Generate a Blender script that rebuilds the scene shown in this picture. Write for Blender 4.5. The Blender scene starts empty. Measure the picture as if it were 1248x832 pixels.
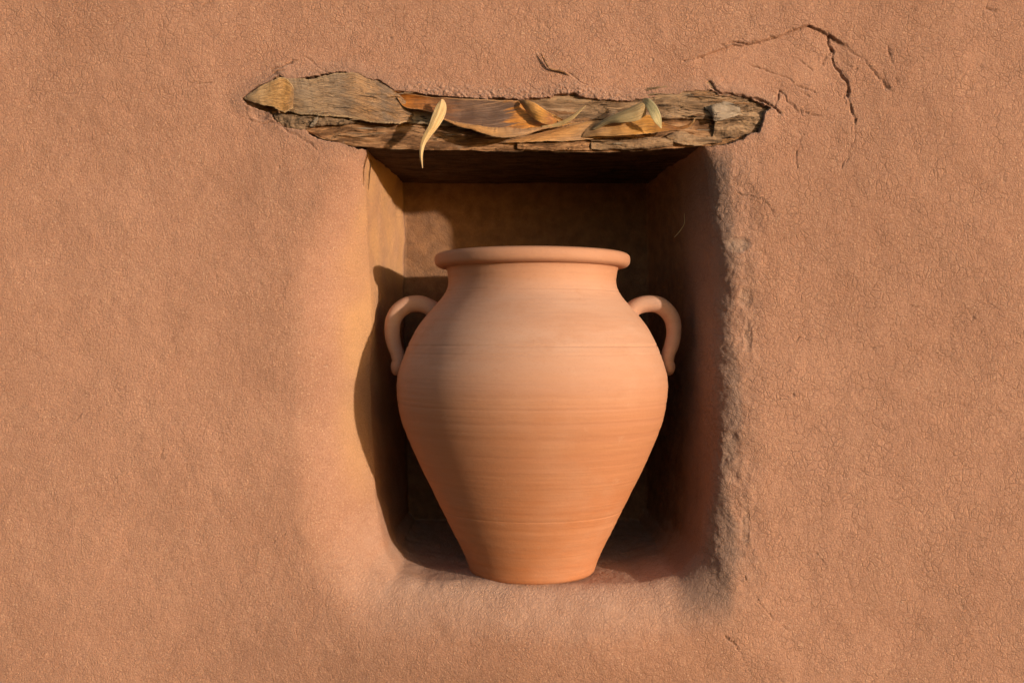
import bpy, math
import numpy as np
D = 1.30                      # camera distance to the wall plane (m)
R = math.radians
rng = np.random.RandomState(7)
scn = bpy.context.scene
COL = scn.collection

# ------------------------------------------------------------------ helpers
def W(px, py, y=0.0):
    s = (D + y) / D / 1000.0
    return np.array([(px - 624) * s, y, (416 - py) * s])

_perm = rng.permutation(512)
_perm = np.concatenate([_perm, _perm, _perm])
_g = rng.normal(size=(512, 3)); _g /= np.linalg.norm(_g, axis=1)[:, None]
def pnoise(P, scale=1.0, seed=0):
    P = np.asarray(P, float) * np.asarray(scale) + seed * 17.31
    I = np.floor(P).astype(np.int64); F = P - I
    U = F * F * F * (F * (F * 6 - 15) + 10)
    I &= 511
    out = 0
    for dx in (0, 1):
        wx = U[:, 0] if dx else 1 - U[:, 0]
        for dy in (0, 1):
            wy = U[:, 1] if dy else 1 - U[:, 1]
            for dz in (0, 1):
                wz = U[:, 2] if dz else 1 - U[:, 2]
                h = _perm[_perm[_perm[(I[:, 0] + dx) & 511] + ((I[:, 1] + dy) & 511)] + ((I[:, 2] + dz) & 511)]
                g = _g[h]
                out = out + wx * wy * wz * (g[:, 0] * (F[:, 0] - dx) + g[:, 1] * (F[:, 1] - dy) + g[:, 2] * (F[:, 2] - dz))
    return out * 1.5
def fbm(P, scale, octv=4, seed=0, gain=.5):
    s = 0; a = 1.0; sc = np.asarray(scale, float)
    for k in range(octv):
        s = s + a * pnoise(P, sc, seed + k); a *= gain; sc = sc * 2.03
    return s
def sstep(a, b, x):
    t = np.clip((x - a) / (b - a), 0, 1); return t * t * (3 - 2 * t)
def seg_dist(X, Z, poly, closed=False):
    pts = [W(*p[:2]) for p in poly]
    if closed: pts = pts + [pts[0]]
    d = np.full(X.shape, 9.0)
    for a, b in zip(pts[:-1], pts[1:]):
        ax, az, bx, bz = a[0], a[2], b[0], b[2]
        ex, ez = bx - ax, bz - az
        t = np.clip(((X - ax) * ex + (Z - az) * ez) / (ex * ex + ez * ez + 1e-12), 0, 1)
        d = np.minimum(d, np.hypot(X - ax - t * ex, Z - az - t * ez))
    return d
def inside(X, Z, poly):
    pts = [W(*p[:2]) for p in poly]; c = np.zeros(X.shape, bool)
    for a, b in zip(pts, pts[1:] + pts[:1]):
        ax, az, bx, bz = a[0], a[2], b[0], b[2]
        if az == bz: continue
        c ^= ((az > Z) != (bz > Z)) & (X < (bx - ax) * (Z - az) / (bz - az) + ax)
    return c
def sdist(X, Z, poly):
    d = seg_dist(X, Z, poly, True)
    return np.where(inside(X, Z, poly), -d, d)

def mesh_np(name, V, Q, mat, parent=None, uv=None, normals=None, attrs=None):
    me = bpy.data.meshes.new(name)
    V = np.asarray(V, np.float32); Q = np.asarray(Q, np.int32)
    me.vertices.add(len(V)); me.vertices.foreach_set('co', V.ravel())
    me.loops.add(Q.size); me.loops.foreach_set('vertex_index', Q.ravel())
    me.polygons.add(len(Q))
    me.polygons.foreach_set('loop_start', np.arange(0, Q.size, 4, dtype=np.int32))
    me.polygons.foreach_set('loop_total', np.full(len(Q), 4, np.int32))
    me.update(calc_edges=True)
    me.polygons.foreach_set('use_smooth', np.ones(len(Q), bool))
    if uv is not None:
        l = me.uv_layers.new(name='UVMap'); l.data.foreach_set('uv', np.asarray(uv, np.float32)[Q.ravel()].ravel())
    for k, v in (attrs or {}).items():
        a = me.attributes.new(k, 'FLOAT', 'POINT'); a.data.foreach_set('value', np.asarray(v, np.float32))
    if normals is not None: me.normals_split_custom_set_from_vertices(np.asarray(normals, np.float32))
    me.materials.append(mat)
    o = bpy.data.objects.new(name, me); COL.objects.link(o)
    if parent: o.parent = parent
    return o
def thing(o, label, cat, group=None):
    o['label'] = label; o['category'] = cat
    if group: o['group'] = group
    return o
def empty(name, loc=(0, 0, 0)):
    o = bpy.data.objects.new(name, None); COL.objects.link(o); o.location = loc
    o.empty_display_size = .03
    return o
def grid_quads(nu, nv, wrapu=False, wrapv=False, off=0, flip=False):
    iu = np.arange(nu if wrapu else nu - 1); iv = np.arange(nv if wrapv else nv - 1)
    A, B = np.meshgrid(iu, iv, indexing='ij'); A = A.ravel(); B = B.ravel()
    A2 = (A + 1) % nu; B2 = (B + 1) % nv
    q = np.stack([A * nv + B, A2 * nv + B, A2 * nv + B2, A * nv + B2], 1) + off
    return q[:, ::-1] if flip else q
def spline(pts, n):
    pts = np.asarray(pts, float); m = len(pts)
    if m == 2: return pts[0] + (pts[1] - pts[0]) * np.linspace(0, 1, n)[:, None]
    seg = np.r_[0, np.cumsum(np.linalg.norm(np.diff(pts[:, :3], axis=0), axis=1))]
    t = np.linspace(0, seg[-1], n); k = np.clip(np.searchsorted(seg, t, 'right') - 1, 0, m - 2)
    f = ((t - seg[k]) / (seg[k + 1] - seg[k] + 1e-12))[:, None]
    P = np.vstack([2 * pts[0] - pts[1], pts, 2 * pts[-1] - pts[-2]])
    p0, p1, p2, p3 = P[k], P[k + 1], P[k + 2], P[k + 3]
    return .5 * (2 * p1 + (p2 - p0) * f + (2 * p0 - 5 * p1 + 4 * p2 - p3) * f ** 2 + (3 * p1 - p0 - 3 * p2 + p3) * f ** 3)

# ------------------------------------------------------------------ node helper
class N:
    def __init__(s, name):
        s.m = bpy.data.materials.new(name); s.m.use_nodes = True; s.t = s.m.node_tree; s.t.nodes.clear()
        s.out = s.t.nodes.new('ShaderNodeOutputMaterial'); s.b = s.t.nodes.new('ShaderNodeBsdfPrincipled')
        s.t.links.new(s.b.outputs[0], s.out.inputs[0])
    def n(s, ty, **kw):
        x = s.t.nodes.new('ShaderNode' + ty)
        for k, v in kw.items(): setattr(x, k, v)
        return x
    def set(s, sock, v):
        if isinstance(v, bpy.types.NodeSocket): s.t.links.new(v, sock)
        else: sock.default_value = v
    def math(s, op, a, b=0.0, clamp=False):
        x = s.n('Math', operation=op, use_clamp=clamp); s.set(x.inputs[0], a); s.set(x.inputs[1], b); return x.outputs[0]
    def mr(s, v, a, b, c=0.0, d=1.0, smooth=False):
        x = s.n('MapRange'); x.interpolation_type = 'SMOOTHSTEP' if smooth else 'LINEAR'
        for i, q in enumerate((v, a, b, c, d)): s.set(x.inputs[i], q)
        return x.outputs[0]
    def mix(s, f, a, b, mode='MIX'):
        x = s.n('Mix', data_type='RGBA', blend_type=mode)
        s.set(x.inputs[0], f)
        for i, q in ((6, a), (7, b)):
            if isinstance(q, tuple) and len(q) == 3: q = q + (1,)
            s.set(x.inputs[i], q)
        return x.outputs[2]
    def co(s, kind='Object'): return s.n('TexCoord').outputs[kind]
    def map(s, v, scale=(1, 1, 1), loc=(0, 0, 0), rot=(0, 0, 0)):
        x = s.n('Mapping'); s.set(x.inputs[0], v); x.inputs['Scale'].default_value = scale
        x.inputs['Location'].default_value = loc; x.inputs['Rotation'].default_value = rot; return x.outputs[0]
    def noise(s, v, scale, detail=4, rough=.55, dist=0.0, color=False):
        x = s.n('TexNoise'); s.set(x.inputs['Vector'], v); x.inputs['Scale'].default_value = scale
        x.inputs['Detail'].default_value = detail; x.inputs['Roughness'].default_value = rough; x.inputs['Distortion'].default_value = dist
        return x.outputs['Color' if color else 'Fac']
    def voro(s, v, scale, feature='DISTANCE_TO_EDGE', rnd=1.0, out='Distance'):
        x = s.n('TexVoronoi', feature=feature); s.set(x.inputs['Vector'], v); s.set(x.inputs['Scale'], scale)
        x.inputs['Randomness'].default_value = rnd; return x.outputs[out]
    def ramp(s, f, stops):
        x = s.n('ValToRGB'); s.set(x.inputs[0], f); e = x.color_ramp.elements
        while len(e) < len(stops): e.new(.5)
        for q, (p, c) in zip(e, stops): q.position = p; q.color = c + (1,)
        return x.outputs[0]
    def bump(s, h, dist, strength=1.0, normal=None):
        x = s.n('Bump'); s.set(x.inputs['Height'], h); x.inputs['Distance'].default_value = dist; s.set(x.inputs['Strength'], strength)
        if normal: s.set(x.inputs['Normal'], normal)
        return x.outputs[0]
    def vadd(s, a, b, op='ADD'):
        x = s.n('VectorMath', operation=op); s.set(x.inputs[0], a); s.set(x.inputs[1], b); return x.outputs[0]
    def vscale(s, a, k):
        x = s.n('VectorMath', operation='SCALE'); s.set(x.inputs[0], a); x.inputs['Scale'].default_value = k; return x.outputs[0]
    def attr(s, name):
        x = s.n('Attribute', attribute_name=name); return x.outputs['Fac']
    def done(s, col, rough, nrm=None, spec=.3):
        s.set(s.b.inputs['Base Color'], col if not isinstance(col, tuple) else col + (1,)); s.set(s.b.inputs['Roughness'], rough)
        s.b.inputs['Specular IOR Level'].default_value = spec
        if nrm: s.set(s.b.inputs['Normal'], nrm)
        return s.m

# ------------------------------------------------------------------ materials
def plaster():
    m = N('cracked_clay_plaster'); co = m.co()
    w1 = m.vscale(m.vadd(m.noise(co, 22, 2, color=True), (.5, .5, .5), 'SUBTRACT'), .018)
    w2 = m.vscale(m.vadd(m.noise(co, 140, 2, color=True), (.5, .5, .5), 'SUBTRACT'), .0045)
    p = m.vadd(m.vadd(co, w1), w2)
    sx = m.n('SeparateXYZ'); m.set(sx.inputs[0], co)
    big = m.noise(m.map(co, loc=(2.2, 0, .6)), 3.2, 4, .6)
    rough = m.attr('rough'); wear = m.attr('wear'); smooth = m.attr('smooth'); crack = m.attr('crack')  # rough also carries the painted shade of the right jamb
    # two meshes of shrinkage cracks, coarse and fine
    e1 = m.voro(p, 112); e2 = m.voro(m.map(p, loc=(.31, .17, .53)), 255)
    gate1 = m.mr(m.noise(co, 30, 3), .36, .60, .30, 1.0); gate2 = m.mr(m.noise(m.map(co, loc=(3, 1, 2)), 45, 3), .3, .6, .45, 1.0)
    rightside = m.math('MAXIMUM', m.mr(sx.outputs[0], -.30, .30, .22, 1.0), m.mr(sx.outputs[2], 1.35, 1.50, 0, .9))
    amt1 = m.math('MULTIPLY', gate1, m.math('ADD', m.math('MULTIPLY', rightside, .85), m.math('MULTIPLY', rough, .15)), True)
    amt2 = m.math('MULTIPLY', gate2, .70)
    cut = m.math('SUBTRACT', 1.0, m.math('MULTIPLY', smooth, .55), True)
    c1 = m.math('MULTIPLY', m.math('MULTIPLY', m.mr(e1, .0, .075, 1.0, 0.0, True), amt1), cut)
    c2 = m.math('MULTIPLY', m.math('MULTIPLY', m.mr(e2, .0, .13, 1.0, 0.0, True), amt2), cut)
    cr = m.math('MAXIMUM', c1, m.math('MULTIPLY', c2, .75))
    # slightly raised scales between the cracks, sandy grit over all of it
    pil = m.math('ADD', m.math('MULTIPLY', m.mr(e1, 0, .22), m.math('MULTIPLY', amt1, .22)), m.math('MULTIPLY', m.mr(e2, 0, .3), .08))
    grain = m.noise(co, 560, 3, .8); sand = m.noise(co, 330, 2, .7)
    h = m.math('ADD', m.math('MULTIPLY', grain, 1.25), m.math('MULTIPLY', sand, .65))
    h = m.math('ADD', h, pil)
    h = m.math('SUBTRACT', h, m.math('MULTIPLY', cr, .60))
    nr = m.bump(h, .0010, 1.0)
    mud = m.attr('mud')  # mud mask, also carries the painted shade deep in the niche
    col = m.mix(m.mr(big, .35, .65), (.375, .204, .144), (.455, .255, .186))
    col = m.mix(m.mr(m.noise(co, 16, 4), .4, .66, 0, .30), col, (.495, .29, .212))
    cell = m.voro(p, 118, 'F1', 1.0, 'Color')
    sc = m.n('SeparateXYZ'); m.set(sc.inputs[0], cell)
    col = m.mix(m.math('MULTIPLY', sc.outputs[0], .12), col, (.56, .35, .24))
    col = m.mix(m.mr(m.noise(co, 430, 2, .8), .46, .72, 0, .55), col, (.27, .135, .085))
    col = m.mix(m.mr(m.noise(m.map(co, loc=(9, 2, 4)), 470, 2, .6), .60, .74, 0, .60), col, (.72, .50, .36))
    col = m.mix(m.math('MULTIPLY', mud, .80), col, m.mix(m.mr(m.noise(co, 60, 4), .35, .65), (.150, .078, .033), (.290, .152, .066)))  # brown mud, with the niche's deep shade put into its colour
    col = m.mix(m.math('MULTIPLY', rough, .75), col, (.235, .172, .150))  # grey of rough plaster, and painted shade on the right jamb
    col = m.mix(m.math('MULTIPLY', m.attr('ochre'), .8), col, (.56, .325, .165))
    geo = m.n('NewGeometry'); gz = m.n('SeparateXYZ'); m.set(gz.inputs[0], geo.outputs['Normal'])
    dust_light = m.math('MULTIPLY', m.math('MULTIPLY', m.mr(gz.outputs[2], .18, .85, 0, .66), m.math('SUBTRACT', 1.0, rough, True)), m.mr(m.noise(co, 24, 4, .65), .3, .6, .5, 1.0))
    col = m.mix(dust_light, col, (.60, .42, .345))  # dust on upward faces, with skylight on the sill painted in
    col = m.mix(m.math('MULTIPLY', wear, .75), col, (.33, .245, .20))
    col = m.mix(m.math('MULTIPLY', cr, .36), col, (.14, .07, .042))
    col = m.mix(m.math('MULTIPLY', crack, .55), col, (.10, .05, .03))
    return m.done(col, .93, nr, .15)
def niche_plaster():
    return plaster()
def terracotta():
    m = N('fired_terracotta'); co = m.co()
    sx = m.n('SeparateXYZ'); m.set(sx.inputs[0], co); z = sx.outputs[2]
    band = m.noise(m.map(co, scale=(1.2, 1.2, 70)), 1.0, 4, .55)
    band2 = m.noise(m.map(co, scale=(1.5, 1.5, 190), rot=(.012, .01, 0)), 1.0, 3, .6)
    blot = m.noise(co, 9, 4, .6); fine = m.noise(co, 420, 4, .7)
    col = m.mix(m.mr(z, .0, .31, 0, 1, True), (.435, .168, .071), (.43, .218, .137))
    col = m.mix(m.mr(band, .36, .66, 0, .6), col, (.465, .222, .118))
    col = m.mix(m.mr(band2, .42, .75, 0, .22), col, (.36, .155, .08))
    dust_light = m.math('MULTIPLY', m.mr(z, .20, .30, 0, 1, True), m.mr(z, .40, .345, .25, 1, True))
    dust_light = m.math('MULTIPLY', dust_light, m.mr(m.noise(m.map(co, scale=(1, 1, 5)), 7, 5, .65), .3, .7, .45, .95))
    col = m.mix(dust_light, col, (.51, .325, .25))
    col = m.mix(m.mr(blot, .5, .75, 0, .35), col, (.51, .31, .22))
    smudge = m.noise(m.map(co, scale=(1, 1, 1.6), loc=(4, 2, 1)), 15, 5, .7)
    col = m.mix(m.mr(smudge, .52, .72, 0, .45), col, (.40, .20, .12))
    col = m.mix(m.mr(m.noise(m.map(co, loc=(1, 8, 3)), 34, 5, .75), .62, .74, 0, .22), col, (.55, .36, .26))
    col = m.mix(m.mr(fine, .56, .8, 0, .45), col, (.33, .15, .085))
    h = m.math('ADD', m.math('MULTIPLY', band2, .8), m.math('MULTIPLY', fine, .25))
    h = m.math('ADD', h, m.math('MULTIPLY', m.noise(co, 160, 3), .25))
    return m.done(col, m.mr(blot, .3, .7, .62, .78), m.bump(h, .00075, .9), .22)
def wood(name, stops, scale=(5, 60, 75), tilt=0.0, seed=0.0, bdist=.0011):
    m = N(name); co = m.co()
    q = m.vadd(co, m.vscale(m.vadd(m.noise(co, 14, 2, color=True), (.5, .5, .5), 'SUBTRACT'), .02))
    g = m.noise(m.map(q, scale=scale, rot=(0, tilt, 0), loc=(seed, seed, seed)), 1.0, 7, .68, .4)
    g2 = m.noise(m.map(q, scale=(scale[0] * 3, scale[1] * 4, scale[2] * 4.5), rot=(0, tilt, 0), loc=(seed, 0, 1)), 1.0, 4, .65)
    blot = m.noise(m.map(co, loc=(seed, 3, 1)), 26, 4, .6)
    col = m.ramp(m.math('ADD', m.math('MULTIPLY', g, .8), m.math('MULTIPLY', blot, .2)), stops)
    col = m.mix(m.mr(g2, .5, .72, 0, .65), col, (.07, .042, .026))
    lichen = m.mr(m.noise(m.map(co, loc=(seed + 5, 0, 0)), 55, 4, .65), .6, .7, 0, .5)
    col = m.mix(lichen, col, (.36, .27, .20))
    sp = m.noise(m.map(q, scale=(scale[0] * 1.3, scale[1] * 2, scale[2] * 1.9), rot=(0, tilt, 0), loc=(seed, 7, 2)), 1.0, 3, .6, .8)
    cr = m.mr(m.math('ABSOLUTE', m.math('SUBTRACT', sp, .5)), 0, .022, .95, 0)
    cr = m.math('MULTIPLY', cr, m.mr(m.noise(m.map(co, loc=(seed, 9, 9)), 32, 3, .6), .45, .58))
    col = m.mix(cr, col, (.035, .02, .012))
    col = m.mix(m.math('MULTIPLY', m.attr('under_shade'), .72), col, (.02, .012, .009))  # shade under the beam painted into the wood colour
    h = m.math('SUBTRACT', m.math('ADD', g, m.math('MULTIPLY', g2, .8)), m.math('MULTIPLY', cr, 1.2))
    h = m.math('ADD', h, m.math('MULTIPLY', m.noise(co, 500, 3, .7), .35))
    return m.done(col, .85, m.bump(h, bdist, 1.0), .2)
def leafmat(name, stops, fibre=(3, 60), skew=0.0, edge=(.62, .36, .17), vein=(.16, .08, .04), rough=.5, trans=.0, blotch=.55, splits=.25):
    """stops along the leaf (u), fibres run along u with an optional slant; UV = (u, v)"""
    m = N(name); uv = m.co('UV'); co = m.co()
    s = m.n('SeparateXYZ'); m.set(s.inputs[0], uv)
    v2 = m.math('ADD', s.outputs[1], m.math('MULTIPLY', s.outputs[0], skew))
    cx = m.n('CombineXYZ'); m.set(cx.inputs[0], m.math('MULTIPLY', s.outputs[0], fibre[0])); m.set(cx.inputs[1], m.math('MULTIPLY', v2, fibre[1]))
    f = m.noise(cx.outputs[0], 1.0, 5, .6)
    cy = m.n('CombineXYZ'); m.set(cy.inputs[0], m.math('MULTIPLY', s.outputs[0], fibre[0] * 1.5)); m.set(cy.inputs[1], m.math('MULTIPLY', v2, fibre[1] * .16))
    broad = m.noise(cy.outputs[0], 1.0, 3, .5)
    pos = m.math('ADD', s.outputs[0], m.math('MULTIPLY', m.math('SUBTRACT', broad, .5), .35))
    col = m.ramp(pos, stops)
    col = m.mix(m.mr(f, .44, .64, 0, .8), col, vein)
    col = m.mix(m.mr(f, .5, .3, 0, .35), col, edge)
    col = m.mix(m.mr(m.noise(co, 90, 4, .65), .55, .72, 0, blotch), col, vein)
    cz_ = m.n('CombineXYZ'); m.set(cz_.inputs[0], m.math('MULTIPLY', s.outputs[0], fibre[0] * 2.5)); m.set(cz_.inputs[1], m.math('MULTIPLY', v2, fibre[1] * .45)); cz_.inputs[2].default_value = 3.3
    split = m.mr(m.math('ABSOLUTE', m.math('SUBTRACT', m.noise(cz_.outputs[0], 1.0, 3, .6, .5), .5)), 0, .016, splits, 0)
    col = m.mix(split, col, (.05, .025, .015)); f = m.math('SUBTRACT', f, m.math('MULTIPLY', split, .6))
    dv = m.math('ABSOLUTE', m.math('SUBTRACT', s.outputs[1], .5))
    col = m.mix(m.mr(dv, .45, .5, 0, .7), col, edge)
    h = m.math('ADD', f, m.math('MULTIPLY', m.noise(co, 300, 3), .3))
    mt = m.done(col, rough, m.bump(h, .0009, 1.0), .35)
    if trans:
        tr = m.n('BsdfTranslucent'); m.set(tr.inputs[0], col); mx = m.n('MixShader'); mx.inputs[0].default_value = trans
        m.t.links.new(m.b.outputs[0], mx.inputs[1]); m.t.links.new(tr.outputs[0], mx.inputs[2]); m.t.links.new(mx.outputs[0], m.out.inputs[0])
    return mt
M_PL = plaster(); M_TC = terracotta()

# ------------------------------------------------------------------ THE WALL with its niche
# edge of the broken plaster around the exposed lintel, in photo pixels
EXPO = [(297, 121), (302, 115), (313, 107), (326, 101), (341, 94), (352, 98), (366, 97), (384, 93), (400, 91), (416, 88), (421, 88), (427, 93),
        (436, 90), (447, 97), (460, 99), (470, 104), (482, 112), (497, 114), (510, 115), (530, 118), (551, 120), (566, 121), (590, 122),
        (612, 121), (632, 123), (650, 122), (665, 121), (678, 117), (689, 116), (700, 115), (712, 121), (725, 123), (745, 124), (768, 124), (790, 122), (806, 117), (826, 116), (832, 113),
        (850, 112), (868, 111), (876, 117), (886, 118), (903, 117), (917, 122), (931, 127), (938, 131), (932, 137), (930, 146), (925, 160), (915, 162),
        (905, 169), (888, 174), (868, 178), (850, 176), (640, 178), (455, 176), (440, 179.5), (436, 180), (424, 177), (408, 173), (388, 169), (378, 163), (370, 157), (352, 157), (341, 150), (335, 143), (330, 137), (318, 132), (303, 128)]
RAISED = []
cx0, cz0 = .030, -.040
def radial(pts, ang, soft):
    P = np.array(pts); out = np.full(ang.shape, 0.0)
    dx, dz = np.cos(ang), np.sin(ang)
    for a, b in zip(P, np.roll(P, -1, 0)):
        ax, az = a[0] - cx0, a[1] - cz0; ex, ez = b[0] - a[0], b[1] - a[1]
        den = dx * ez - dz * ex; den = np.where(abs(den) < 1e-9, 1e-9, den)
        t = (ax * ez - az * ex) / den; s = (ax * dz - az * dx) / den
        ok = (s >= -1e-6) & (s <= 1 + 1e-6) & (t > 0); out = np.where(ok, t, out)
    if soft:
        n = len(ang); k = int(n * soft / 360.); kern = np.exp(-.5 * (np.arange(-3 * k, 3 * k + 1) / k) ** 2); kern /= kern.sum()
        ext = np.concatenate([out[-3 * k:], out, out[:3 * k]]); out = np.convolve(ext, kern, 'valid')
    return out
NT = 2000
ang = np.linspace(-math.pi, math.pi, NT, endpoint=False)
pix = lambda L: [((x - 624) / 1000., (416 - y) / 1000.) for x, y in L]
Cp = pix([(418, 170), (640, 168), (884, 168), (893, 190), (900, 260), (908, 330), (916, 400), (915, 480), (906, 560), (905, 630), (900, 700), (884, 760), (840, 800),
          (640, 812), (490, 802), (420, 762), (380, 700), (356, 600), (348, 450), (360, 300), (396, 210)])
rC = radial(Cp, ang, 1.8)
rC = rC * (1 + .02 * np.sin(ang * 7 + 1.3) * np.clip(-np.cos(ang) - .3, 0, 1) + .010 * np.sin(ang * 17) * np.clip(-np.cos(ang) - .3, 0, 1))
Ep = [(-.178, .246), (.228, .246), (.240, .20), (.247, .10), (.250, .0), (.248, -.12), (.242, -.20), (.230, -.262), (.206, -.288), (.16, -.298), (-.11, -.298), (-.144, -.290), (-.162, -.264), (-.176, -.20), (-.183, -.05), (-.184, .10), (-.183, .2)]
rE = radial(Ep, ang, .8)
Bp = [(-.161, .246), (.204, .246), (.206, .0), (.201, -.25), (.190, -.268), (-.145, -.270), (-.158, -.256), (-.163, 0)]
rB = radial(Bp, ang, .25)
rM = radial([(-.74, .54), (.76, .54), (.76, -.54), (-.74, -.54)], ang, .4)
rO = radial([(-2.6, 1.6), (2.6, 1.6), (2.6, -1.2), (-2.6, -1.2)], ang, .2)
ca, sa = np.cos(ang), np.sin(ang)
X1, Z1 = cx0 + rC * ca, cz0 + rC * sa
# depth at which the rounding ends
wl = sstep(-.5, -.9, ca); wb = sstep(-.55, -.85, sa); wr = sstep(.5, .85, ca)
ey = .024 + .050 * wl + .020 * wb + .012 * wr
DB = .300
kf = np.clip(.95 * wl + .35 * wb, 0, .95)
rows = []; part = []
def row(r, y, tag): rows.append(np.stack([cx0 + r * ca, np.broadcast_to(y, r.shape), cz0 + r * sa], 1)); part.append(tag)
row(rO, .55, 0); row(rO, .02, 0)
for f in np.linspace(1, 0, 22)[:-1]: row(rM + (rO - rM) * f ** 1.6, 0., 0)
for f in np.linspace(1, 0, 330)[:-1]: row(rC + (rM - rC) * (f * .55 + .45 * f ** 1.8), 0., 0)
for a in np.linspace(0, math.pi / 2, 46)[:-1]:
    row(rC + (rE - rC) * math.sin(a), (1 - kf) * ey * (1 - math.cos(a)) ** 1.3 + kf * ey * math.sin(a) ** (1.55 + .5 * wl), 0 if a < .75 else 1)
fl_ = sstep(-.45, -.75, sa)
for f in np.linspace(0, 1, 120)[:-1]: row(rE + (rB - rE) * (f * (1 - fl_) + fl_ * f ** 2.0), ey + (DB - .006 - ey) * f, 1)
for a in np.linspace(0, math.pi / 2, 7): row(rB - .006 * (1 - math.cos(a)), DB - .006 + .006 * math.sin(a), 1)
for f in np.linspace(1, 0.01, 60)[1:]: row((rB - .006) * f, DB, 1)
G = np.array(rows); part = np.array(part); NR = len(rows)
def gnormals(G):
    du = np.roll(G, -1, 1) - np.roll(G, 1, 1); dv = np.gradient(G, axis=0)
    n = np.cross(du, dv); n /= np.linalg.norm(n, axis=2)[..., None] + 1e-12
    return n
Nn = gnormals(G)
if Nn[60, 100, 1] > 0: Nn = -Nn
P = G.reshape(-1, 3); X, Y, Z = P[:, 0], P[:, 1], P[:, 2]
rowi = np.repeat(np.arange(NR), NT)
near = rowi > 22
h = .0038 * fbm(P, 5.5, 2, 1) + .0008 * fbm(P, 28, 3, 9) + .00028 * fbm(P, 130, 3, 21)
front = (Y < .03)
deep = sstep(.06, .16, Y)
h += deep * (.0016 * fbm(P, 30, 4, 33))
# belly of plaster under the niche, so that the sill reaches out under the jar
sill_unused = 0 # np.exp(-((X - .03) / .20) ** 4) * np.where(Z < -.345, np.exp(-((Z + .345) / .085) ** 2), np.exp(-((Z + .345) / .12) ** 2)) * (Y < .10)
hump = .041 * np.exp(-((X - .03) / .26) ** 2) * np.exp(-((Z + .36) / .095) ** 2) * sstep(.10, .02, Y)
# right jamb: rough broken plaster
rj = sstep(.05, .012, np.abs(X - .268 - .012 * pnoise(P, 9, 5))) * sstep(.25, .21, Z) * sstep(-.36, -.26, Z) * sstep(.11, .05, Y)
lump = fbm(P, 75, 3, 40)
h += rj * (.0013 * np.abs(lump) + .0040 * fbm(P, 16, 4, 44, .52) - .0005)
# top of the niche opening and lintel surroundings: crumbly
dl = np.full(X.shape, .5); sel = near & (Y < .05) & (X > -.42) & (X < .42) & (Z > .14)
dl[sel] = sdist(X[sel], Z[sel], EXPO)
jag = .0014 * fbm(P, 110, 3, 60) + .0009 * pnoise(P, 330, 66)
dj = dl + jag
cr_zone = sstep(.022, .0, dl) * sstep(.19, .28, Z)
cz = cr_zone * sstep(-.16, -.10, X) * sstep(.20, .10, X)
h += cr_zone * .0030 + cz * .0035 * np.abs(fbm(P, 130, 3, 70))
# large cracks, ledges and chips drawn from the photograph
cmask = np.zeros(X.shape)
def crack(poly, w, dep, gate=.0, sel_pad=.03):
    global h, cmask
    q = np.array([W(*p) for p in poly]); b = near & (X > q[:, 0].min() - sel_pad) & (X < q[:, 0].max() + sel_pad) & (Z > q[:, 2].min() - sel_pad) & (Z < q[:, 2].max() + sel_pad) & (Y < .03)
    i = np.where(b)[0]; Pi = P[i]
    xx = X[i] + .0030 * pnoise(Pi, 90, 80) + .0012 * pnoise(Pi, 330, 82); zz = Z[i] + .0030 * pnoise(Pi, 90, 90) + .0012 * pnoise(Pi, 330, 92)
    sp_ = spline([(p[0], p[1], 0) for p in poly], 4 * len(poly)) if len(poly) > 2 else np.array(poly, float)
    d = seg_dist(xx, zz, [tuple(p[:2]) for p in sp_])
    g = np.clip(.65 + 1.4 * pnoise(Pi, 55, 95), gate, 1)
    w = w * np.clip(.85 + 1.1 * pnoise(Pi, 85, 99), .35, 1.4)
    k = np.exp(-(d / w) ** 2) * g
    h[i] -= dep * k; cmask[i] = np.maximum(cmask[i], np.exp(-(d / (w * .75)) ** 2) * g)
    return i, d
def ledge(poly, dep, fall, side):
    """plaster on one side of the line lies lower; side = +1 below the line"""
    global h
    q = np.array([W(*p) for p in poly]); pad = fall * 2.5
    b = near & (X > q[:, 0].min()) & (X < q[:, 0].max()) & (Z > q[:, 2].min() - pad) & (Z < q[:, 2].max() + pad) & (Y < .02)
    i = np.where(b)[0]; xs = q[:, 0]; o = np.argsort(xs)
    zl = np.interp(X[i], xs[o], q[o, 2]) + .0015 * pnoise(P[i], 90, 97)
    t = (zl - Z[i]) * side
    ends = sstep(0, .02, X[i] - xs.min()) * sstep(0, .02, xs.max() - X[i])
    h[i] -= dep * ends * sstep(-.0004, .0012, t) * np.exp(-np.clip(t, 0, 9) / fall)
crack([(1009, 44), (1014, 60), (1018, 76), (1026, 90), (1034, 100), (1035, 118), (1039, 134), (1042, 150)], .0012, .0050, .7)
crack([(1042, 150), (1041, 168), (1034, 190), (1026, 205)], .0008, .0018, .3)
crack([(880, 56), (894, 54), (912, 52)], .0014, .004, .6)
crack([(834, 76), (842, 72), (858, 70)], .0016, .004, .2)
ledge([(840, 74), (893, 54), (915, 53), (945, 45), (968, 36), (985, 31), (1005, 38), (1024, 50), (1040, 57)], .0042, .040, 1)
crack([(893, 54), (915, 53), (945, 45), (968, 36), (985, 31)], .0009, .0022, .5)
crack([(985, 31), (1005, 38), (1022, 52), (1038, 62), (1055, 74), (1070, 92), (1084, 108)], .0009, .0018, .3)
crack([(1084, 60), (1085, 76)], .0013, .0035, .6)
crack([(1076, 96), (1080, 106), (1088, 112)], .0009, .002, .4)
crack([(863, 100), (869, 108), (880, 115), (903, 117), (921, 122), (938, 128), (950, 136)], .0016, .005, .8)
crack([(944, 132), (948, 118), (953, 110), (960, 122), (968, 130), (980, 138)], .0011, .0030, .6)
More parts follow.
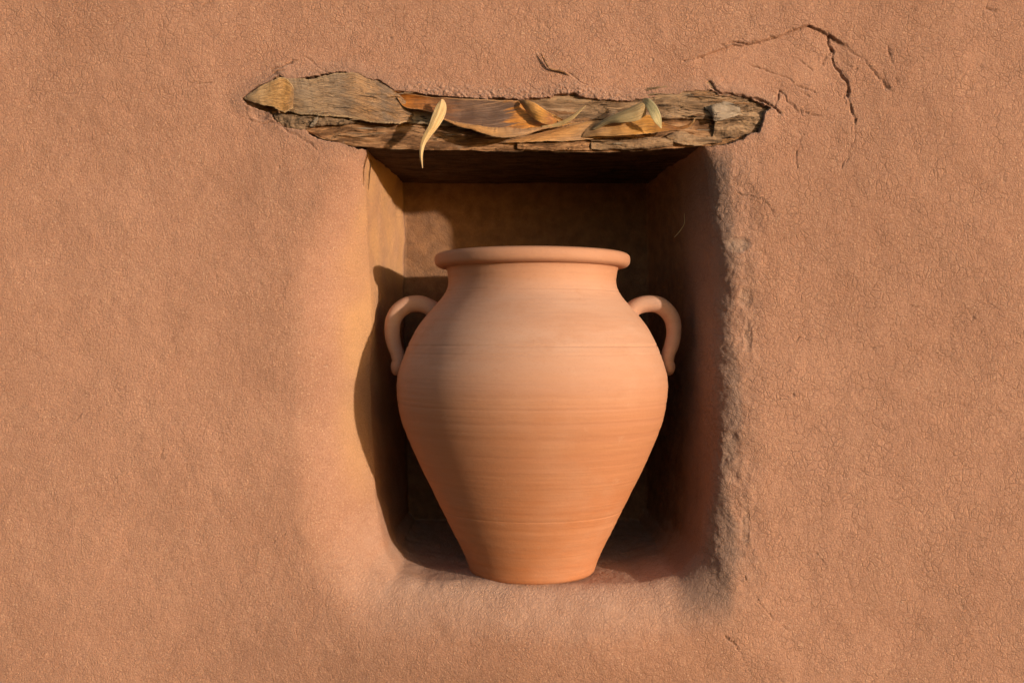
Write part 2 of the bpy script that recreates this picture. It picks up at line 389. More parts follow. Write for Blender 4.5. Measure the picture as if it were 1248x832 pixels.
crack([(953, 110), (972, 104), (996, 112)], .0008, .002, .3); crack([(968, 128), (990, 140), (1003, 143)], .0009, .002, .3)
crack([(1035, 108), (1030, 118), (1031, 128)], .0009, .002, .4); crack([(1014, 60), (1006, 68), (1003, 78)], .0008, .0018, .3); crack([(1018, 76), (1028, 74), (1040, 82), (1052, 84)], .0008, .002, .3)
crack([(930, 60), (950, 68), (975, 72), (992, 86)], .0007, .0014, .3); crack([(905, 75), (930, 84), (962, 96), (985, 118)], .0007, .0014, .3)
crack([(970, 184), (973, 205)], .0008, .0018, .4); crack([(900, 236), (925, 243), (948, 262)], .0008, .0018, .4)
crack([(1200, 10), (1214, 14), (1222, 18)], .0010, .003, .6)
crack([(694, 90), (704, 98), (716, 104)], .0009, .002, .5)
crack([(345, 94), (330, 86), (360, 74), (372, 70), (392, 86), (402, 90)], .0010, .0022, .5)
crack([(312, 108), (322, 98), (344, 84)], .0008, .0018, .5)
crack([(335, 148), (350, 158), (366, 168), (384, 180)], .0008, .002, .5); crack([(300, 130), (304, 146), (320, 150), (334, 150)], .0010, .0026, .6)
crack([(535, 84), (530, 98)], .0008, .002, .6); crack([(880, 770), (893, 782), (905, 800), (912, 818)], .0009, .002, .4)
crack([(905, 700), (930, 740), (960, 765)], .0007, .0014, .3); crack([(1110, 372), (1140, 376), (1168, 382)], .0007, .0012, .4)
for k in range(34):      # short hairline cracks all over
    x, y = rng.uniform(20, 1230), rng.uniform(15, 815)
    if 380 < x < 915 and 80 < y < 790: continue
    a = rng.uniform(0, 6.3); L = [(x, y)]
    for j in range(rng.randint(3, 6)):
        a += rng.normal() * .5; x += 7 * math.cos(a); y += 7 * math.sin(a); L.append((x, y))
    crack(L, .0007, .0011, .2, .01)
wear = np.zeros(X.shape)
def chip(cx, cy, rx, ry, dep, wr_, sd):
    global h
    c = W(cx, cy); u = (X - c[0]) / rx; v = (Z - c[2]) / ry
    t = np.sqrt(u * u + v * v) + .35 * pnoise(P, 70, sd); k = sstep(1.15, .55, t) * near * (Y < .09)
    h -= dep * k; wear[:] = np.maximum(wear, k * wr_)
chip(899, 298, .015, .011, .0024, .8, 1); chip(910, 362, .010, .014, .0022, .45, 2); chip(912, 410, .005, .022, .0014, .35, 3)
chip(893, 560, .012, .035, .0022, .25, 4); chip(908, 640, .006, .028, .0014, .3, 5); chip(318, 139, .013, .008, .0022, .1, 6); chip(1080, 104, .004, .006, .0005, .0, 8)
for k in range(26):
    x, y = rng.uniform(15, 1235), rng.uniform(10, 820)
    if 400 < x < 890 and 80 < y < 760: continue
    chip(x, y, rng.uniform(.0015, .0035), rng.uniform(.0015, .003), .0012, .25, 100 + k)
smooth = np.zeros(X.shape)
sm = sstep(.05, .0, sdist(X, Z, [(700, 60), (890, 62), (960, 50), (1015, 80), (1000, 108), (940, 100), (880, 100), (700, 90)])) if False else 0
i = np.where(near & (Y < .02) & (X > .10) & (X < .45) & (Z > .25))[0]
smooth[i] = sstep(.006, -.006, sdist(X[i], Z[i], [(866, 62), (940, 50), (985, 60), (1008, 78), (1015, 98), (1000, 104), (950, 100), (930, 118), (885, 108), (868, 100)]) + .006 * pnoise(P[i], 40, 120))
cmask *= near
Pn = P + Nn.reshape(-1, 3) * h[:, None] * np.where(rowi > 2, 1, 0)[:, None]
Pn[:, 1] -= hump
# plaster broken away over the lintel
rec = sstep(.0004, -.0009, dj)
Pn[:, 1] += np.where(Y < .05, .034 * rec, 0)
# corner line where the jambs meet the back wall
G2 = Pn.reshape(NR, NT, 3)
NV = gnormals(G2)
if NV[60, 100, 1] > 0: NV = -NV
rough_shadeA = np.clip(.35 * rj + cr_zone * .4 + .2 * deep, 0, 1)
mud_shadeA = np.clip(sstep(.285, .296, Y) + sstep(.05, .16, Y) * sstep(.10, .18, X + .02 * pnoise(P, 20, 130)) + .8 * sstep(.10, .25, Y) * (X > -.15), 0, 1)  # mud back wall, plus painted shade on right jamb and rear floor
ochreA = sstep(.012, .05, Y) * sstep(-.12, -.15, X) * sstep(-.25, -.1, Z) * sstep(.294, .28, Y) * np.clip(.85 + .8 * pnoise(P, 18, 140), 0, 1)
rj_shade = sstep(.19, .215, X) * sstep(.20, .06, Y) * sstep(.285, .262, X + .014 * pnoise(P, 14, 150) + .006 * pnoise(P, 60, 151)) * sstep(-.36, -.30, Z) * sstep(.25, .215, Z)  # greyish shade of the right jamb, painted as colour
rough_shadeA = np.maximum(rough_shadeA, rj_shade)
wall = empty('adobe_wall', (0, 0, -1.2))
def emit(name, r0, r1):
    V = G2[r0:r1].reshape(-1, 3) - np.array([0, 0, -1.2])
    Q = grid_quads(r1 - r0, NT, wrapv=True)
    a, b, c = V[Q[500 * 1, 0]], V[Q[500, 1]], V[Q[500, 2]]
    nn = np.cross(b - a, c - a); 
    if np.dot(nn, NV[r0:r1].reshape(-1, 3)[Q[500, 0]]) < 0: Q = Q[:, ::-1]
    sl = slice(r0 * NT, r1 * NT)
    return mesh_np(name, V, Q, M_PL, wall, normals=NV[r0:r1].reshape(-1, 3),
                   attrs=dict(rough=rough_shadeA[sl], wear=wear[sl], smooth=smooth[sl], mud=mud_shadeA[sl], ochre=ochreA[sl], crack=np.clip(cmask[sl], 0, 1)))
split = int(np.argmax(part == 1))
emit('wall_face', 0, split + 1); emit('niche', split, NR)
thing(wall, 'reddish brown cracked clay plaster wall with a deep recess holding the jar', 'wall')

M_SHEATH = leafmat('sheath_fibre', [(.0, (.42, .27, .15)), (.16, (.33, .25, .18)), (.30, (.44, .30, .19)), (.45, (.30, .22, .16)), (.62, (.46, .27, .14)), (.78, (.26, .19, .145)), (.9, (.42, .24, .12)), (1., (.20, .14, .10))],
                   (7, 60), -.55, (.46, .34, .21), (.10, .06, .038), .8, .0, .5, .85)
M_TIP = leafmat('ochre_husk', [(.0, (.44, .33, .22)), (.3, (.60, .40, .22)), (.6, (.58, .34, .14)), (.85, (.56, .30, .10)), (1., (.34, .20, .10))], (4, 34), .35, (.56, .42, .25), (.17, .10, .05), .75, .0, .5, .6)
# ------------------------------------------------------------------ ribbons, boards
def ribbon(name, A, B, mat, parent=None, bulge=0.0, th=.0008, nu=120, nv=24, rough=0.0, ns=(30, 60, 90), seed=0, edge=0.0, curl=None, ripple=0.0, origin=None):
    """sheet between edge A and edge B (lists of (px, py, y)), closed, with its own thickness"""
    A = spline([W(*p) for p in A], nu); B = spline([W(*p) for p in B], nu)
    if edge:
        s = np.linspace(0, 1, nu)
        for E_, k in ((A, 1), (B, 2)):
            q = np.stack([E_[:, 0], np.full(nu, seed + k * 3.), np.zeros(nu)], 1)
            E_[:, 2] += edge * (fbm(q, 60, 3, seed + k) + .6 * pnoise(q, 400, seed + k))
    v = np.linspace(0, 1, nv)
    Pm = A[:, None] * (1 - v[None, :, None]) + B[:, None] * v[None, :, None]
    wdt = np.linalg.norm(B - A, axis=1)[:, None]
    Pm[..., 1] -= bulge * (4 * v * (1 - v))[None] * np.clip(wdt / .01, 0, 1)
    if curl is not None: Pm[..., 1] += curl(np.linspace(0, 1, nu)[:, None], v[None])
    q = Pm.reshape(-1, 3)
    if rough: Pm[..., 1] += rough * fbm(q, ns, 4, seed).reshape(nu, nv)
    if ripple: Pm[..., 1] += ripple * pnoise(q * [1, 0, 1], 55, seed + 3).reshape(nu, nv)
    back = Pm.copy(); back[..., 1] += th
    uvg = np.stack(np.meshgrid(np.linspace(0, 1, nu), v, indexing='ij'), -1).reshape(-1, 2)
    # loop around: front v 0..1 then back v 1..0  -> closed tube, then end caps
    T = np.concatenate([Pm, back[:, ::-1]], 1); nv2 = nv * 2
    uv = np.concatenate([uvg.reshape(nu, nv, 2), uvg.reshape(nu, nv, 2)[:, ::-1]], 1).reshape(-1, 2)
    V = T.reshape(-1, 3); Q = [grid_quads(nu, nv2, wrapv=True)]
    for e in (0, nu - 1):
        j = np.arange(nv - 1); b = e * nv2
        c = np.stack([b + j, b + j + 1, b + nv2 - 2 - j, b + nv2 - 1 - j], 1)
        Q.append(c if e == 0 else c[:, ::-1])
    Q = np.concatenate(Q)
    # outward normals: front must face -y
    m = (nv // 2); f = Q[(nu // 2) * nv2 + m]
    nrm = np.cross(V[f[1]] - V[f[0]], V[f[2]] - V[f[0]])
    if nrm[1] > 0: Q = Q[:, ::-1]
    if parent is None:
        org = V.mean(0); o = mesh_np(name, V - org, Q, mat, None, uv=uv); o.location = org
    else:
        o = mesh_np(name, V - np.array(parent.location), Q, mat, parent, uv=uv)
    return o

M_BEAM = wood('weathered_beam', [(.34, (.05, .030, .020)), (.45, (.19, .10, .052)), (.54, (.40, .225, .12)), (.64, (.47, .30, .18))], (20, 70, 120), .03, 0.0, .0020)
M_BEAM2 = wood('silvery_beam', [(.34, (.07, .047, .033)), (.45, (.23, .148, .093)), (.56, (.39, .262, .165)), (.68, (.40, .29, .20))], (17, 60, 130), .02, 4.0, .0020)
M_BARK = wood('grey_bark', [(.28, (.13, .10, .08)), (.42, (.30, .225, .155)), (.56, (.44, .33, .215)), (.72, (.38, .325, .26))], (6, 40, 60), -.10, 8.0, .0012)
M_BARKO = wood('ochre_bark', [(.3, (.26, .15, .065)), (.5, (.48, .32, .14)), (.7, (.50, .37, .21))], (8, 40, 70), .35, 13.0, .0010)
M_ROT = wood('dark_rotten_bark', [(.3, (.07, .045, .03)), (.5, (.24, .165, .11)), (.7, (.42, .30, .20))], (25, 60, 60), .2, 17.0, .0022)
M_FLAKE = wood('pale_flake', [(.3, (.20, .155, .12)), (.5, (.33, .27, .215)), (.7, (.44, .36, .29))], (14, 60, 60), .4, 23.0, .0010)

lint = empty('wooden_lintel', tuple(W(624, 182, .15)))
# beam: solid timber running back over the niche
def beam():
    nu, k = 420, 0
    bot = spline([W(*p) for p in [(300, 150, .006), (340, 152, .006), (372, 160, .006), (400, 171, .005), (440, 179, .004), (500, 182, .003), (560, 183.5, .002), (640, 184, .002), (720, 184.5, .002),
                                   (790, 182.5, .003), (840, 179.5, .003), (885, 175, .004), (915, 164, .006), (935, 140, .012)]], nu)
    bot[:, 2] += .0007 * fbm(np.stack([bot[:, 0], bot[:, 0] * 0, bot[:, 0] * 0], 1), 90, 3, 5) + .0004 * pnoise(np.stack([bot[:, 0], bot[:, 0] * 0, bot[:, 0] * 0], 1), 420, 9)
    prof = []      # (dy, dz) running: back bottom -> front bottom edge -> up the face -> back top
    for f in np.linspace(1, 0, 40): prof.append((.002 + .30 * f, .0, 0))
    for a in np.linspace(0, 1, 5)[1:-1]: prof.append((.002 * (1 - a), .002 * a, 1))
    for f in np.linspace(0, 1, 44): prof.append((0, .002 + .048 * f, 1))
    for f in np.linspace(0, 1, 6)[1:]: prof.append((.30 * f, .051, 0))
    prof = np.array(prof); nv = len(prof)
    T = np.zeros((nu, nv, 3)); T[..., 0] = bot[:, None, 0]
    T[..., 1] = bot[:, None, 1] + prof[None, :, 0]; T[..., 2] = bot[:, None, 2] + prof[None, :, 1]
    back = np.clip(prof[:, 0] / .3, 0, 1)[None]; T[..., 2] = T[..., 2] * (1 - back) + np.where(prof[:, 1] > .03, .285, .2375)[None] * back
    q = T.reshape(-1, 3); dis = (.0026 * fbm(q, (16, 40, 85), 5, 3, .6) - .0014 * np.clip(np.abs(fbm(q, (5, 20, 55), 2, 8)) * -6 + 1, 0, 1)).reshape(nu, nv)
    T[..., 1] -= dis * (prof[None, :, 2]); T[..., 2] += dis * .5 * (1 - prof[None, :, 2])
    V = T.reshape(-1, 3); Q = grid_quads(nu, nv, wrapv=True)
    f = Q[(nu // 2) * nv + 60]; nr = np.cross(V[f[1]] - V[f[0]], V[f[2]] - V[f[0]])
    if nr[1] > 0: Q = Q[:, ::-1]
    under_shade = (np.ones((nu, 1)) * np.where(prof[None, :, 2] < .5, 1, 0)).ravel()  # mask for the painted shade: the underside, not the front face
    mesh_np('beam', V - np.array(lint.location), Q, M_BEAM, lint, attrs=dict(under_shade=under_shade))
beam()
# upper board, exposed mainly on the right
ribbon('upper_board', [(480, 100, .006), (600, 112, .005), (700, 104, .004), (800, 102, .003), (870, 100, .004), (920, 108, .008), (952, 122, .014)],
       [(480, 148, .006), (600, 150, .005), (700, 147, .002), (790, 144, -.001), (850, 145, -.001), (885, 147, .002), (946, 138, .014)], M_BEAM2, lint,
       bulge=.003, th=.02, nu=420, nv=50, rough=.0032, ns=(16, 40, 100), seed=11, edge=.0012)
ribbon('end_block', [(872, 140, .002), (900, 132, .001), (925, 128, .006), (948, 134, .012)], [(868, 172, .001), (900, 166, .001), (920, 160, .006), (944, 146, .012)], M_BEAM2, lint,
       bulge=.003, th=.015, nu=110, nv=50, rough=.0035, ns=(45, 40, 70), seed=15, edge=.002)
ribbon('bark_sheath', [(336, 92, .004), (352, 95, .001), (376, 97, -.001), (400, 92, -.001), (424, 88, -.001), (445, 90, .000), (466, 98, .001), (484, 108, .002), (500, 118, .004)],
       [(352, 136, -.003), (362, 139, -.005), (385, 141, -.006), (420, 143, -.006), (448, 148, -.007), (470, 150.5, -.007), (486, 151, -.007), (494, 149, -.005), (506, 149, .001)], M_SHEATH, lint,
       bulge=.006, th=.004, nu=300, nv=80, rough=.0026, ns=(16, 30, 60), seed=21, edge=.0013)
ribbon('bark_tip', [(298, 119, -.001), (306, 113, -.002), (320, 104, -.006), (336, 97, -.009), (346, 94, -.009), (353, 100, -.012), (358, 108, -.013)],
       [(298, 121, -.001), (308, 124, -.005), (320, 127, -.008), (332, 130, -.011), (346, 136.5, -.013), (353, 134, -.014), (357, 131, -.014)], M_TIP, lint,
       bulge=.002, th=.0022, nu=130, nv=60, rough=.0012, ns=(40, 30, 70), seed=25, edge=.0012)
ribbon('bark_chunk', [(333, 137, .001), (348, 139, .000), (372, 140, -.001), (400, 141, -.001), (425, 146, .000), (436, 149, .003)],
       [(338, 150, .002), (350, 157, .001), (370, 157, .000), (392, 153, -.001), (415, 152, .000), (436, 151, .003)], M_ROT, lint,
       bulge=.003, th=.004, nu=130, nv=40, rough=.003, ns=(60, 40, 60), seed=29, edge=.0014)
ribbon('wood_splinter', [(377, 154, -.003), (381, 148, -.006), (387.5, 140.5, -.010)], [(381, 155, -.003), (386, 149, -.006), (388, 141, -.010)], M_FLAKE, lint, th=.0012, nu=24, nv=6)
for nm, A, B, mt, sd in [
    ('bark_flake', [(858, 128, -.002), (872, 127, -.004), (886, 124, -.005), (902, 130, -.002)], [(860, 134, -.002), (870, 136, -.004), (884, 137, -.005), (902, 138, -.002)], M_FLAKE, 41),
    ('bark_flake', [(862, 131, -.003), (868, 128, -.008), (878, 130, -.008), (888, 134, -.006), (904, 138, -.001)], [(863, 134, -.003), (868, 141, -.009), (872, 147.5, -.010), (888, 144, -.006), (904, 141, -.001)], M_FLAKE, 43),
    ('bark_flake', [(893, 128, .000), (897, 128, -.003), (906, 138, .001)], [(890, 130, .000), (897, 135, -.003), (904, 141, .001)], M_ROT, 47),
    ('bark_flake', [(812, 166, -.001), (830, 160, -.003), (850, 166, -.003), (880, 168, .000)], [(812, 168, -.001), (826, 175, -.003), (850, 177, -.003), (880, 173, .000)], M_BEAM2, 49),
    ('bark_flake', [(630, 172, .000), (660, 173, -.002), (700, 170, -.002), (720, 171, .000)], [(630, 181, .000), (660, 183, -.001), (700, 182.5, -.001), (720, 182, .000)], M_BEAM, 51),
    ('bark_flake', [(720, 172, -.001), (750, 172, -.003), (790, 168, -.003), (820, 168, .000)], [(720, 182, -.001), (750, 182, -.002), (790, 181, -.002), (820, 178, .000)], M_BEAM2, 53),
    ('bark_flake', [(505, 126, .000), (530, 133, -.002), (560, 140, -.002), (585, 150, .001)], [(498, 150, .000), (520, 152, -.002), (550, 154, -.003), (590, 154, .001)], M_BARK, 55)]:
    ribbon(nm, A, B, mt, lint, bulge=.0015, th=.0022, nu=90, nv=26, rough=.0016, ns=(50, 40, 90), seed=sd, edge=.0012)
for k in range(26):      # splinters and fibres lifting from the wood
    x = rng.uniform(365, 900); y0 = rng.uniform(152, 178) if k % 2 else rng.uniform(106, 146)
    if k % 2 == 0: x = rng.uniform(360, 480) if k % 4 else rng.uniform(820, 905); 
    if y0 < 112: y0 = 114
    L = rng.uniform(10, 30); sl = rng.normal() * .10; w_ = rng.uniform(.5, 1.6); lift = rng.uniform(.001, .004); yb = -.0058 if k % 2 else (-.0175 if x < 500 else -.0090)
    ribbon('splinter', [(x, y0, yb), (x + L * .5, y0 + L * sl * .5 - w_, yb - lift * .4), (x + L, y0 + L * sl, yb - lift)],
           [(x, y0 + .8, yb), (x + L * .5, y0 + L * sl * .5 + w_, yb - lift * .3), (x + L, y0 + L * sl + .5, yb - lift)], [M_BEAM, M_BEAM2, M_SHEATH, M_FLAKE][k % 4], lint, th=.0007, nu=24, nv=5, seed=200 + k, edge=.0003)
thing(lint, 'weathered wooden lintel beam with peeling bark, set in the plaster above the niche', 'lintel')

# ------------------------------------------------------------------ dried leaves lying along the lintel
L_BIG = leafmat('dry_leaf_purple_orange', [(.0, (.78, .27, .02)), (.10, (.64, .23, .035)), (.20, (.44, .17, .05)), (.34, (.17, .095, .07)), (.62, (.17, .11, .09)), (.68, (.74, .30, .05)), (.80, (.70, .32, .07)), (1., (.72, .48, .22))],
                (3, 45), 1.6, (.70, .42, .22), (.10, .055, .035), .42, .12, .35)
L_LIP = leafmat('dry_leaf_tan', [(.0, (.62, .34, .15)), (.3, (.68, .36, .13)), (.6, (.52, .33, .20)), (1., (.66, .36, .12))], (4, 30), .2, (.72, .48, .27), (.30, .15, .07), .5, .1, .3)
L_YEL = leafmat('dry_leaf_yellow', [(.0, (.84, .66, .38)), (.5, (.82, .60, .29)), (1., (.86, .66, .38))], (2, 22), .1, (.92, .78, .52), (.48, .29, .11), .6, .2, .35)
L_GRN = leafmat('dry_leaf_pale_green', [(.0, (.46, .36, .22)), (.5, (.52, .41, .22)), (1., (.58, .38, .18))], (2, 26), .1, (.58, .55, .36), (.19, .16, .09), .5, .15, .35)
L_GRN2 = leafmat('dry_leaf_cream_green', [(.0, (.86, .74, .46)), (.5, (.74, .66, .38)), (1., (.84, .70, .38))], (2, 22), .1, (.76, .72, .50), (.36, .36, .2), .5, .25, .2)
L_ORG = leafmat('dry_leaf_orange', [(.0, (.42, .26, .14)), (.30, (.60, .33, .12)), (.55, (.66, .32, .06)), (.8, (.38, .15, .05)), (.93, (.62, .25, .05)), (1., (.80, .62, .36))],
                (3, 30), .5, (.70, .42, .18), (.17, .09, .045), .5, .1, .4)
grp = None
o = ribbon('dried_leaf', [(480, 111, -.004), (500, 115, -.009), (535, 119, -.012), (580, 121, -.013), (620, 122.5, -.013), (640, 124, -.013), (664, 134, -.012), (690, 148, -.010), (700, 151, -.010)],
       [(484, 119, -.009), (494, 131, -.012), (520, 135, -.017), (548, 147, -.021), (590, 155, -.024), (625, 157, -.025), (660, 156, -.022), (690, 152, -.014), (700, 151.5, -.011)], L_BIG,
       bulge=-.006, th=.00045, nu=240, nv=44, rough=.0014, ns=(14, 30, 90), seed=61, edge=.0006, ripple=.002)
thing(o, 'long rolled purple brown dried leaf with orange ends lying along the middle of the lintel', 'dried leaf')
o = ribbon('dried_leaf', [(536, 143, -.020), (560, 150, -.024), (600, 155, -.026), (640, 156.5, -.027), (680, 153, -.022), (703, 149, -.014)],
       [(536, 144.5, -.020), (556, 153, -.026), (584, 161, -.031), (605, 167, -.033), (632, 166, -.032), (668, 157, -.024), (703, 150, -.014)], L_LIP,
       bulge=.003, th=.00045, nu=180, nv=18, rough=.0012, ns=(40, 40, 90), seed=63, edge=.0011)
thing(o, 'tan papery dried leaf with a torn lower edge under the long rolled leaf', 'dried leaf')
o = ribbon('dried_leaf', [(632, 123, -.012), (640, 122, -.022), (650, 125, -.026), (664, 134, -.022), (682, 149, -.014)],
       [(634, 126, -.012), (644, 138, -.022), (656, 148, -.028), (668, 152, -.024), (683, 151, -.014)], L_ORG, bulge=.003, th=.0004, nu=90, nv=24, ripple=.003, seed=65, rough=.0012, ns=(40, 40, 120))
thing(o, 'short twisted orange dried leaf curl at the right end of the rolled leaf', 'dried leaf')
o = ribbon('leaf_sliver', [(660, 153, -.020), (678, 150, -.024), (695, 142, -.030), (706, 134, -.035), (713.5, 129, -.038)],
       [(660, 157, -.020), (680, 154.5, -.024), (697, 146.5, -.030), (707, 137, -.035), (714, 129.5, -.038)], L_YEL, bulge=.0015, th=.0005, nu=50, nv=8)
thing(o, 'slim pale curved leaf tip pointing up right from the middle of the lintel', 'leaf tip')
o = ribbon('hanging_leaf', [(536.5, 121, -.030), (531, 128, -.036), (526, 140, -.040), (522, 152, -.042), (515.5, 165, -.042), (512, 178, -.040), (511.5, 190, -.038), (514.5, 205, -.036)],
       [(540, 120, -.028), (543.5, 127, -.034), (542.5, 138, -.038), (536, 151, -.041), (525.5, 165, -.042), (518, 178, -.040), (515.5, 190, -.038), (515.5, 205.5, -.036)], L_YEL,
       bulge=.0, th=.00045, nu=120, nv=20, edge=.0007, seed=81, ripple=.0015, curl=lambda u, v: .006 * np.abs(v - .42) * (1 - .6 * u) + .003 * np.sin(u * 6))
thing(o, 'pale yellow curled dried leaf hanging down over the dark opening', 'dried leaf')
o = ribbon('dried_leaf', [(716, 155, -.012), (732, 148, -.015), (750, 144, -.016), (772, 142, -.014), (790, 140, -.013), (806, 148, -.017), (824, 154, -.022), (836, 153, -.026), (843, 148, -.030), (846, 144.5, -.032)],
       [(708, 168, -.010), (730, 166, -.018), (755, 165.5, -.022), (778, 164, -.024), (795, 162, -.024), (812, 160, -.024), (826, 158.5, -.025), (838, 156, -.028), (845, 150.5, -.031), (847.5, 145, -.032)], L_ORG,
       bulge=.002, th=.00045, nu=170, nv=26, rough=.0012, ns=(30, 30, 80), seed=71, ripple=.002, edge=.0004)
thing(o, 'orange dried leaf with an upturned pale tip lying below the green folded leaf', 'dried leaf')
fl = empty('folded_leaf', tuple(W(790, 122, -.02)))
ribbon('leaf_blade', [(721, 158, -.016), (735, 146, -.020), (752, 138, -.026), (772, 129, -.032), (788, 121.5, -.034)],
       [(725, 158.5, -.016), (742, 151, -.026), (758, 149.5, -.034), (776, 147, -.036), (787, 141, -.034)], L_GRN, fl, bulge=.004, th=.00045, nu=90, nv=20, ripple=.0015, seed=73)
ribbon('leaf_fold', [(783.5, 120, -.032), (789, 120, -.040), (796, 124, -.044), (802, 132, -.046), (806, 144, -.044), (806.5, 156, -.040)],
       [(783, 121, -.032), (786, 128, -.038), (790, 135, -.042), (794, 143, -.044), (799, 150, -.043), (806, 156.5, -.040)], L_GRN2, fl, bulge=.0, edge=.0005, seed=83, th=.00045, nu=60, nv=16)
thing(fl, 'pale green leaf folded over at its tip on the right half of the lintel', 'dried leaf')
o = ribbon('bark_shred', [(700, 152, -.004), (720, 148, -.008), (740, 146, -.010), (775, 150, -.006)], [(612, 174, -.002), (650, 173, -.008), (700, 171, -.010), (775, 166, -.004)], L_LIP,
       bulge=.002, th=.0012, nu=120, nv=30, rough=.0018, ns=(20, 30, 80), seed=75, edge=.0010)
thing(o, 'flat tan strip of bark lying under the leaves in the middle of the lintel', 'bark strip')

# small loose things on the wall
def tube(name, pts, rad, mat, parent=None, n=60, k=10, rough=0):
    C = spline([W(*p) for p in pts], n); rr = np.interp(np.linspace(0, 1, n), np.linspace(0, 1, len(rad)), rad)
    T = np.gradient(C, axis=0); T /= np.linalg.norm(T, axis=1)[:, None]
    U = np.cross(T, [0, 1, 0]); U /= np.linalg.norm(U, axis=1)[:, None] + 1e-9; Vv = np.cross(T, U)
    a = np.linspace(0, 2 * math.pi, k, endpoint=False)
    V = C[:, None] + rr[:, None, None] * (np.cos(a)[None, :, None] * U[:, None] + np.sin(a)[None, :, None] * Vv[:, None])
    uv = np.stack(np.meshgrid(np.linspace(0, 1, n), a / 6.3, indexing='ij'), -1).reshape(-1, 2)
    org = C.mean(0)
    Q = grid_quads(n, k, wrapv=True)
    o = mesh_np(name, V.reshape(-1, 3) - org, Q, mat, parent, uv=uv); o.location = org
    return o
o = tube('dry_twig', [(659, 65, -.0040), (665, 76, -.0046), (671, 84, -.0044), (684, 87, -.0046), (694, 92, -.003)], [.0005, .0013, .0011, .0014, .0004], M_BEAM)
thing(o, 'short dark bent twig stuck on the plaster above the lintel', 'twig')
o = tube('straw_fibre', [(834, 260, .08), (834, 272, .075), (829, 281, .07), (822, 289, .065)], [.0003, .0005, .0005, .0003], L_YEL)
thing(o, 'thin pale straw fibre sticking out of the shaded right side of the niche', 'straw')
o = ribbon('wood_thorn', [(446, 193, .050), (446.5, 205, .052), (447.5, 218, .054), (448, 235, .058)], [(452, 195, .058), (450.5, 206, .059), (449.5, 218, .060), (448.5, 235, .061)], M_BEAM, th=.008, nu=30, nv=6, bulge=.002)
thing(o, 'small brown thorn shaped splinter on the upper left edge of the niche', 'splinter')

# ------------------------------------------------------------------ the jar
Y0 = .082; JS = (D + Y0) / D / 1000.
JX = (648.5 - 624) * JS
ZB = -.2975; 
jar = empty('clay_jar', (JX, Y0, ZB))
def jz(py): return (416 - py) * JS - ZB
prof = [(0, 0.0), (.050, 0.0), (.0775, .0005), (.0805, .0035), (.0815, .008)]
for py, half in [(676, 82), (660, 89.5), (640, 99.5), (617, 111), (597, 121), (577, 131), (555, 141.5), (534, 150.5), (512, 158.5), (493, 163), (475, 165), (462, 164.3), (449, 161.5), (434, 157), (420, 151.5), (407, 145), (394, 137), (383, 128), (372.5, 118.5), (362, 109.5), (354, 105), (345, 102.5), (336, 103), (328, 105), (321, 109), (315, 111)]:
    prof.append((half * JS * .995, jz(py)))
inner = [(r - .008, z) for r, z in prof[6:]][::-1]
ztop = prof[-1][1]
outer = spline([(r, z, 0) for r, z in prof[4:]], 420)[:, :2]
base = np.array(prof[:4])
inn = spline([(r, z, 0) for r, z in inner] + [(.065, .014, 0), (.0, .012, 0)], 160)[:, :2]
zz = outer[:, 1]
q = np.stack([zz * 0, zz * 0, zz], 1)
outer[:, 0] += .00030 * fbm(q, 110, 3, 4) + .00045 * pnoise(q, 38, 6)
for zc, w_, dp in ((jz(421), .0009, .0010), (jz(430.5), .0009, .0007), (jz(618), .0010, .0006), (jz(698), .0009, .0008), (jz(356), .0009, .0006), (jz(490), .0012, .0004)):
    outer[:, 0] -= dp * np.exp(-((zz - zc) / w_) ** 2)
RZ = np.vstack([base, outer, inn]); NA = 360
th_ = np.linspace(0, 2 * math.pi, NA, endpoint=False)
def lathe(RZ, wob=.0008):
    V = np.zeros((len(RZ), NA, 3)); V[..., 2] = RZ[:, None, 1]
    rr = RZ[:, None, 0] * np.ones((1, NA))
    pts = np.stack([np.cos(th_)[None] * np.ones((len(RZ), 1)) * .1, np.sin(th_)[None] * np.ones((len(RZ), 1)) * .1, V[..., 2]], -1)
    rr = rr * (1 + (wob / .15) * pnoise(pts.reshape(-1, 3), (9, 9, 12), 3).reshape(rr.shape))
    rr = rr + np.where(rr > .01, .0002 * pnoise(pts.reshape(-1, 3), (40, 40, 240), 8).reshape(rr.shape), 0)
    V[..., 0] = rr * np.cos(th_); V[..., 1] = rr * np.sin(th_)
    return V.reshape(-1, 3), grid_quads(len(RZ), NA, wrapv=True, flip=True)
V, Q = lathe(RZ); mesh_np('body', V, Q, M_TC, jar)
# rolled rim
zr = .1135 - ZB
rp = []
hr, wr_ = .0096, .0148
for a in np.linspace(0, 2 * math.pi, 40, endpoint=False):
    c, s = math.cos(a), math.sin(a); e = .72
    rp.append((.1125 + wr_ * abs(c) ** e * np.sign(c), zr - hr + hr * abs(s) ** e * np.sign(s)))
rp = np.array(rp + [rp[0]]); rp[:, 0] -= (zr - rp[:, 1]) * .10
V, Q = lathe(rp[::1], .0030); mesh_np('rim', V, Q, M_TC, jar)
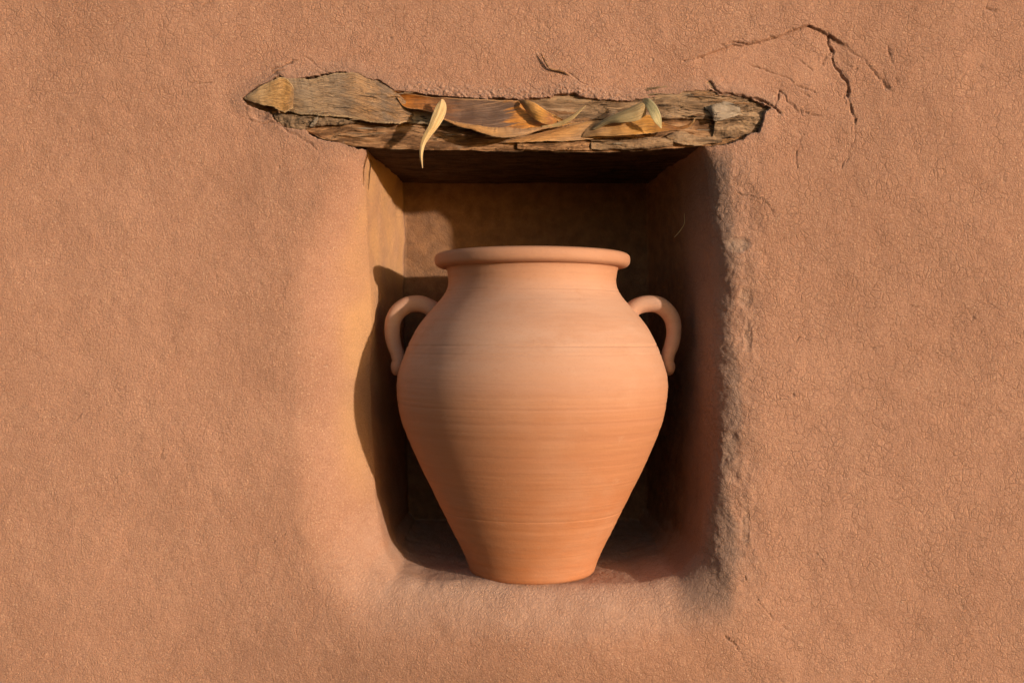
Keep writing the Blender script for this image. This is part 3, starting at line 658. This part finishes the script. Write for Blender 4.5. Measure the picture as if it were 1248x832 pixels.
# handles
def handle(side):
    L = [(535, 386, .0125, .014), (525, 375, .0112, .0135), (512, 370.5, .0112, .0125), (497, 371.5, .0112, .0125), (485, 380, .0112, .0125), (479, 392, .0108, .0125), (478, 406, .0102, .0125), (480.5, 420, .0098, .0125), (484.5, 431, .0094, .0130), (486.5, 440, .0098, .0140), (485.5, 447, .0105, .0140), (486, 452.5, .0084, .0115), (488.5, 457, .0025, .005)]
    pts = []; 
    for px, py, ra, rb in L:
        x = (px - 648.5) * JS * side * -1
        x = x * (1.012 if side > 0 else 1.0)
        pts.append((x, 0, (416 - py) * JS - ZB, ra * .96, rb * .98))
    pts = np.array(pts)
    C = spline(pts, 90); n = 90
    T = np.gradient(C[:, :3], axis=0); T /= np.linalg.norm(T, axis=1)[:, None]
    U = np.cross(T, [0, 1, 0]); U /= np.linalg.norm(U, axis=1)[:, None]; Vv = np.array([0, 1., 0])
    k = 28; a = np.linspace(0, 2 * math.pi, k, endpoint=False)
    V = C[:, None, :3] + C[:, 3][:, None, None] * np.cos(a)[None, :, None] * U[:, None] + C[:, 4][:, None, None] * np.sin(a)[None, :, None] * Vv
    V = V.reshape(-1, 3); V += (.0007 * pnoise(V, 45, 7 + side))[:, None] * np.array([1, 0, 1])
    Q = grid_quads(n, k, wrapv=True, flip=(side > 0))
    mesh_np('handle', V, Q, M_TC, jar)
handle(1); handle(-1)
jar.rotation_euler = (0, R(.15), R(20))
jar.rotation_euler = (0, 0, 0)
thing(jar, 'terracotta clay jar with two small loop handles standing in the wall niche', 'jar')

# ------------------------------------------------------------------ camera, light
cam = bpy.data.cameras.new('camera'); co_ = bpy.data.objects.new('camera', cam); COL.objects.link(co_)
co_.location = (0, -D, 0); co_.rotation_euler = (R(90), 0, 0); cam.sensor_width = 36; cam.lens = 36 * D / 1.248; cam.clip_end = 100; cam.clip_start = .01
scn.camera = co_
AZ, EL = 49.5, 5.6       # sun: degrees to the right of the wall's normal, height
sun = bpy.data.lights.new('sun', 'SUN'); sun.energy = 3.4; sun.angle = R(1.2); sun.color = (1, .81, .61)
so = bpy.data.objects.new('sun', sun); COL.objects.link(so); so.location = (2, -2, 1)
from mathutils import Vector
dirv = Vector((-math.sin(R(AZ)) * math.cos(R(EL)), math.cos(R(AZ)) * math.cos(R(EL)), -math.sin(R(EL))))
so.rotation_euler = dirv.to_track_quat('-Z', 'Y').to_euler()
w = bpy.data.worlds.new('World'); scn.world = w; w.use_nodes = True; nt = w.node_tree
sky = nt.nodes.new('ShaderNodeTexSky'); sky.sky_type = 'NISHITA'; sky.sun_disc = False
sky.sun_elevation = R(EL); sky.sun_rotation = R(180 - AZ); sky.air_density = 1.0; sky.dust_density = 2.0
bg = nt.nodes['Background']; nt.links.new(sky.outputs[0], bg.inputs[0]); bg.inputs[1].default_value = .15
scn.view_settings.view_transform = 'Standard'; scn.view_settings.look = 'None'; scn.view_settings.exposure = .36; scn.view_settings.gamma = 1
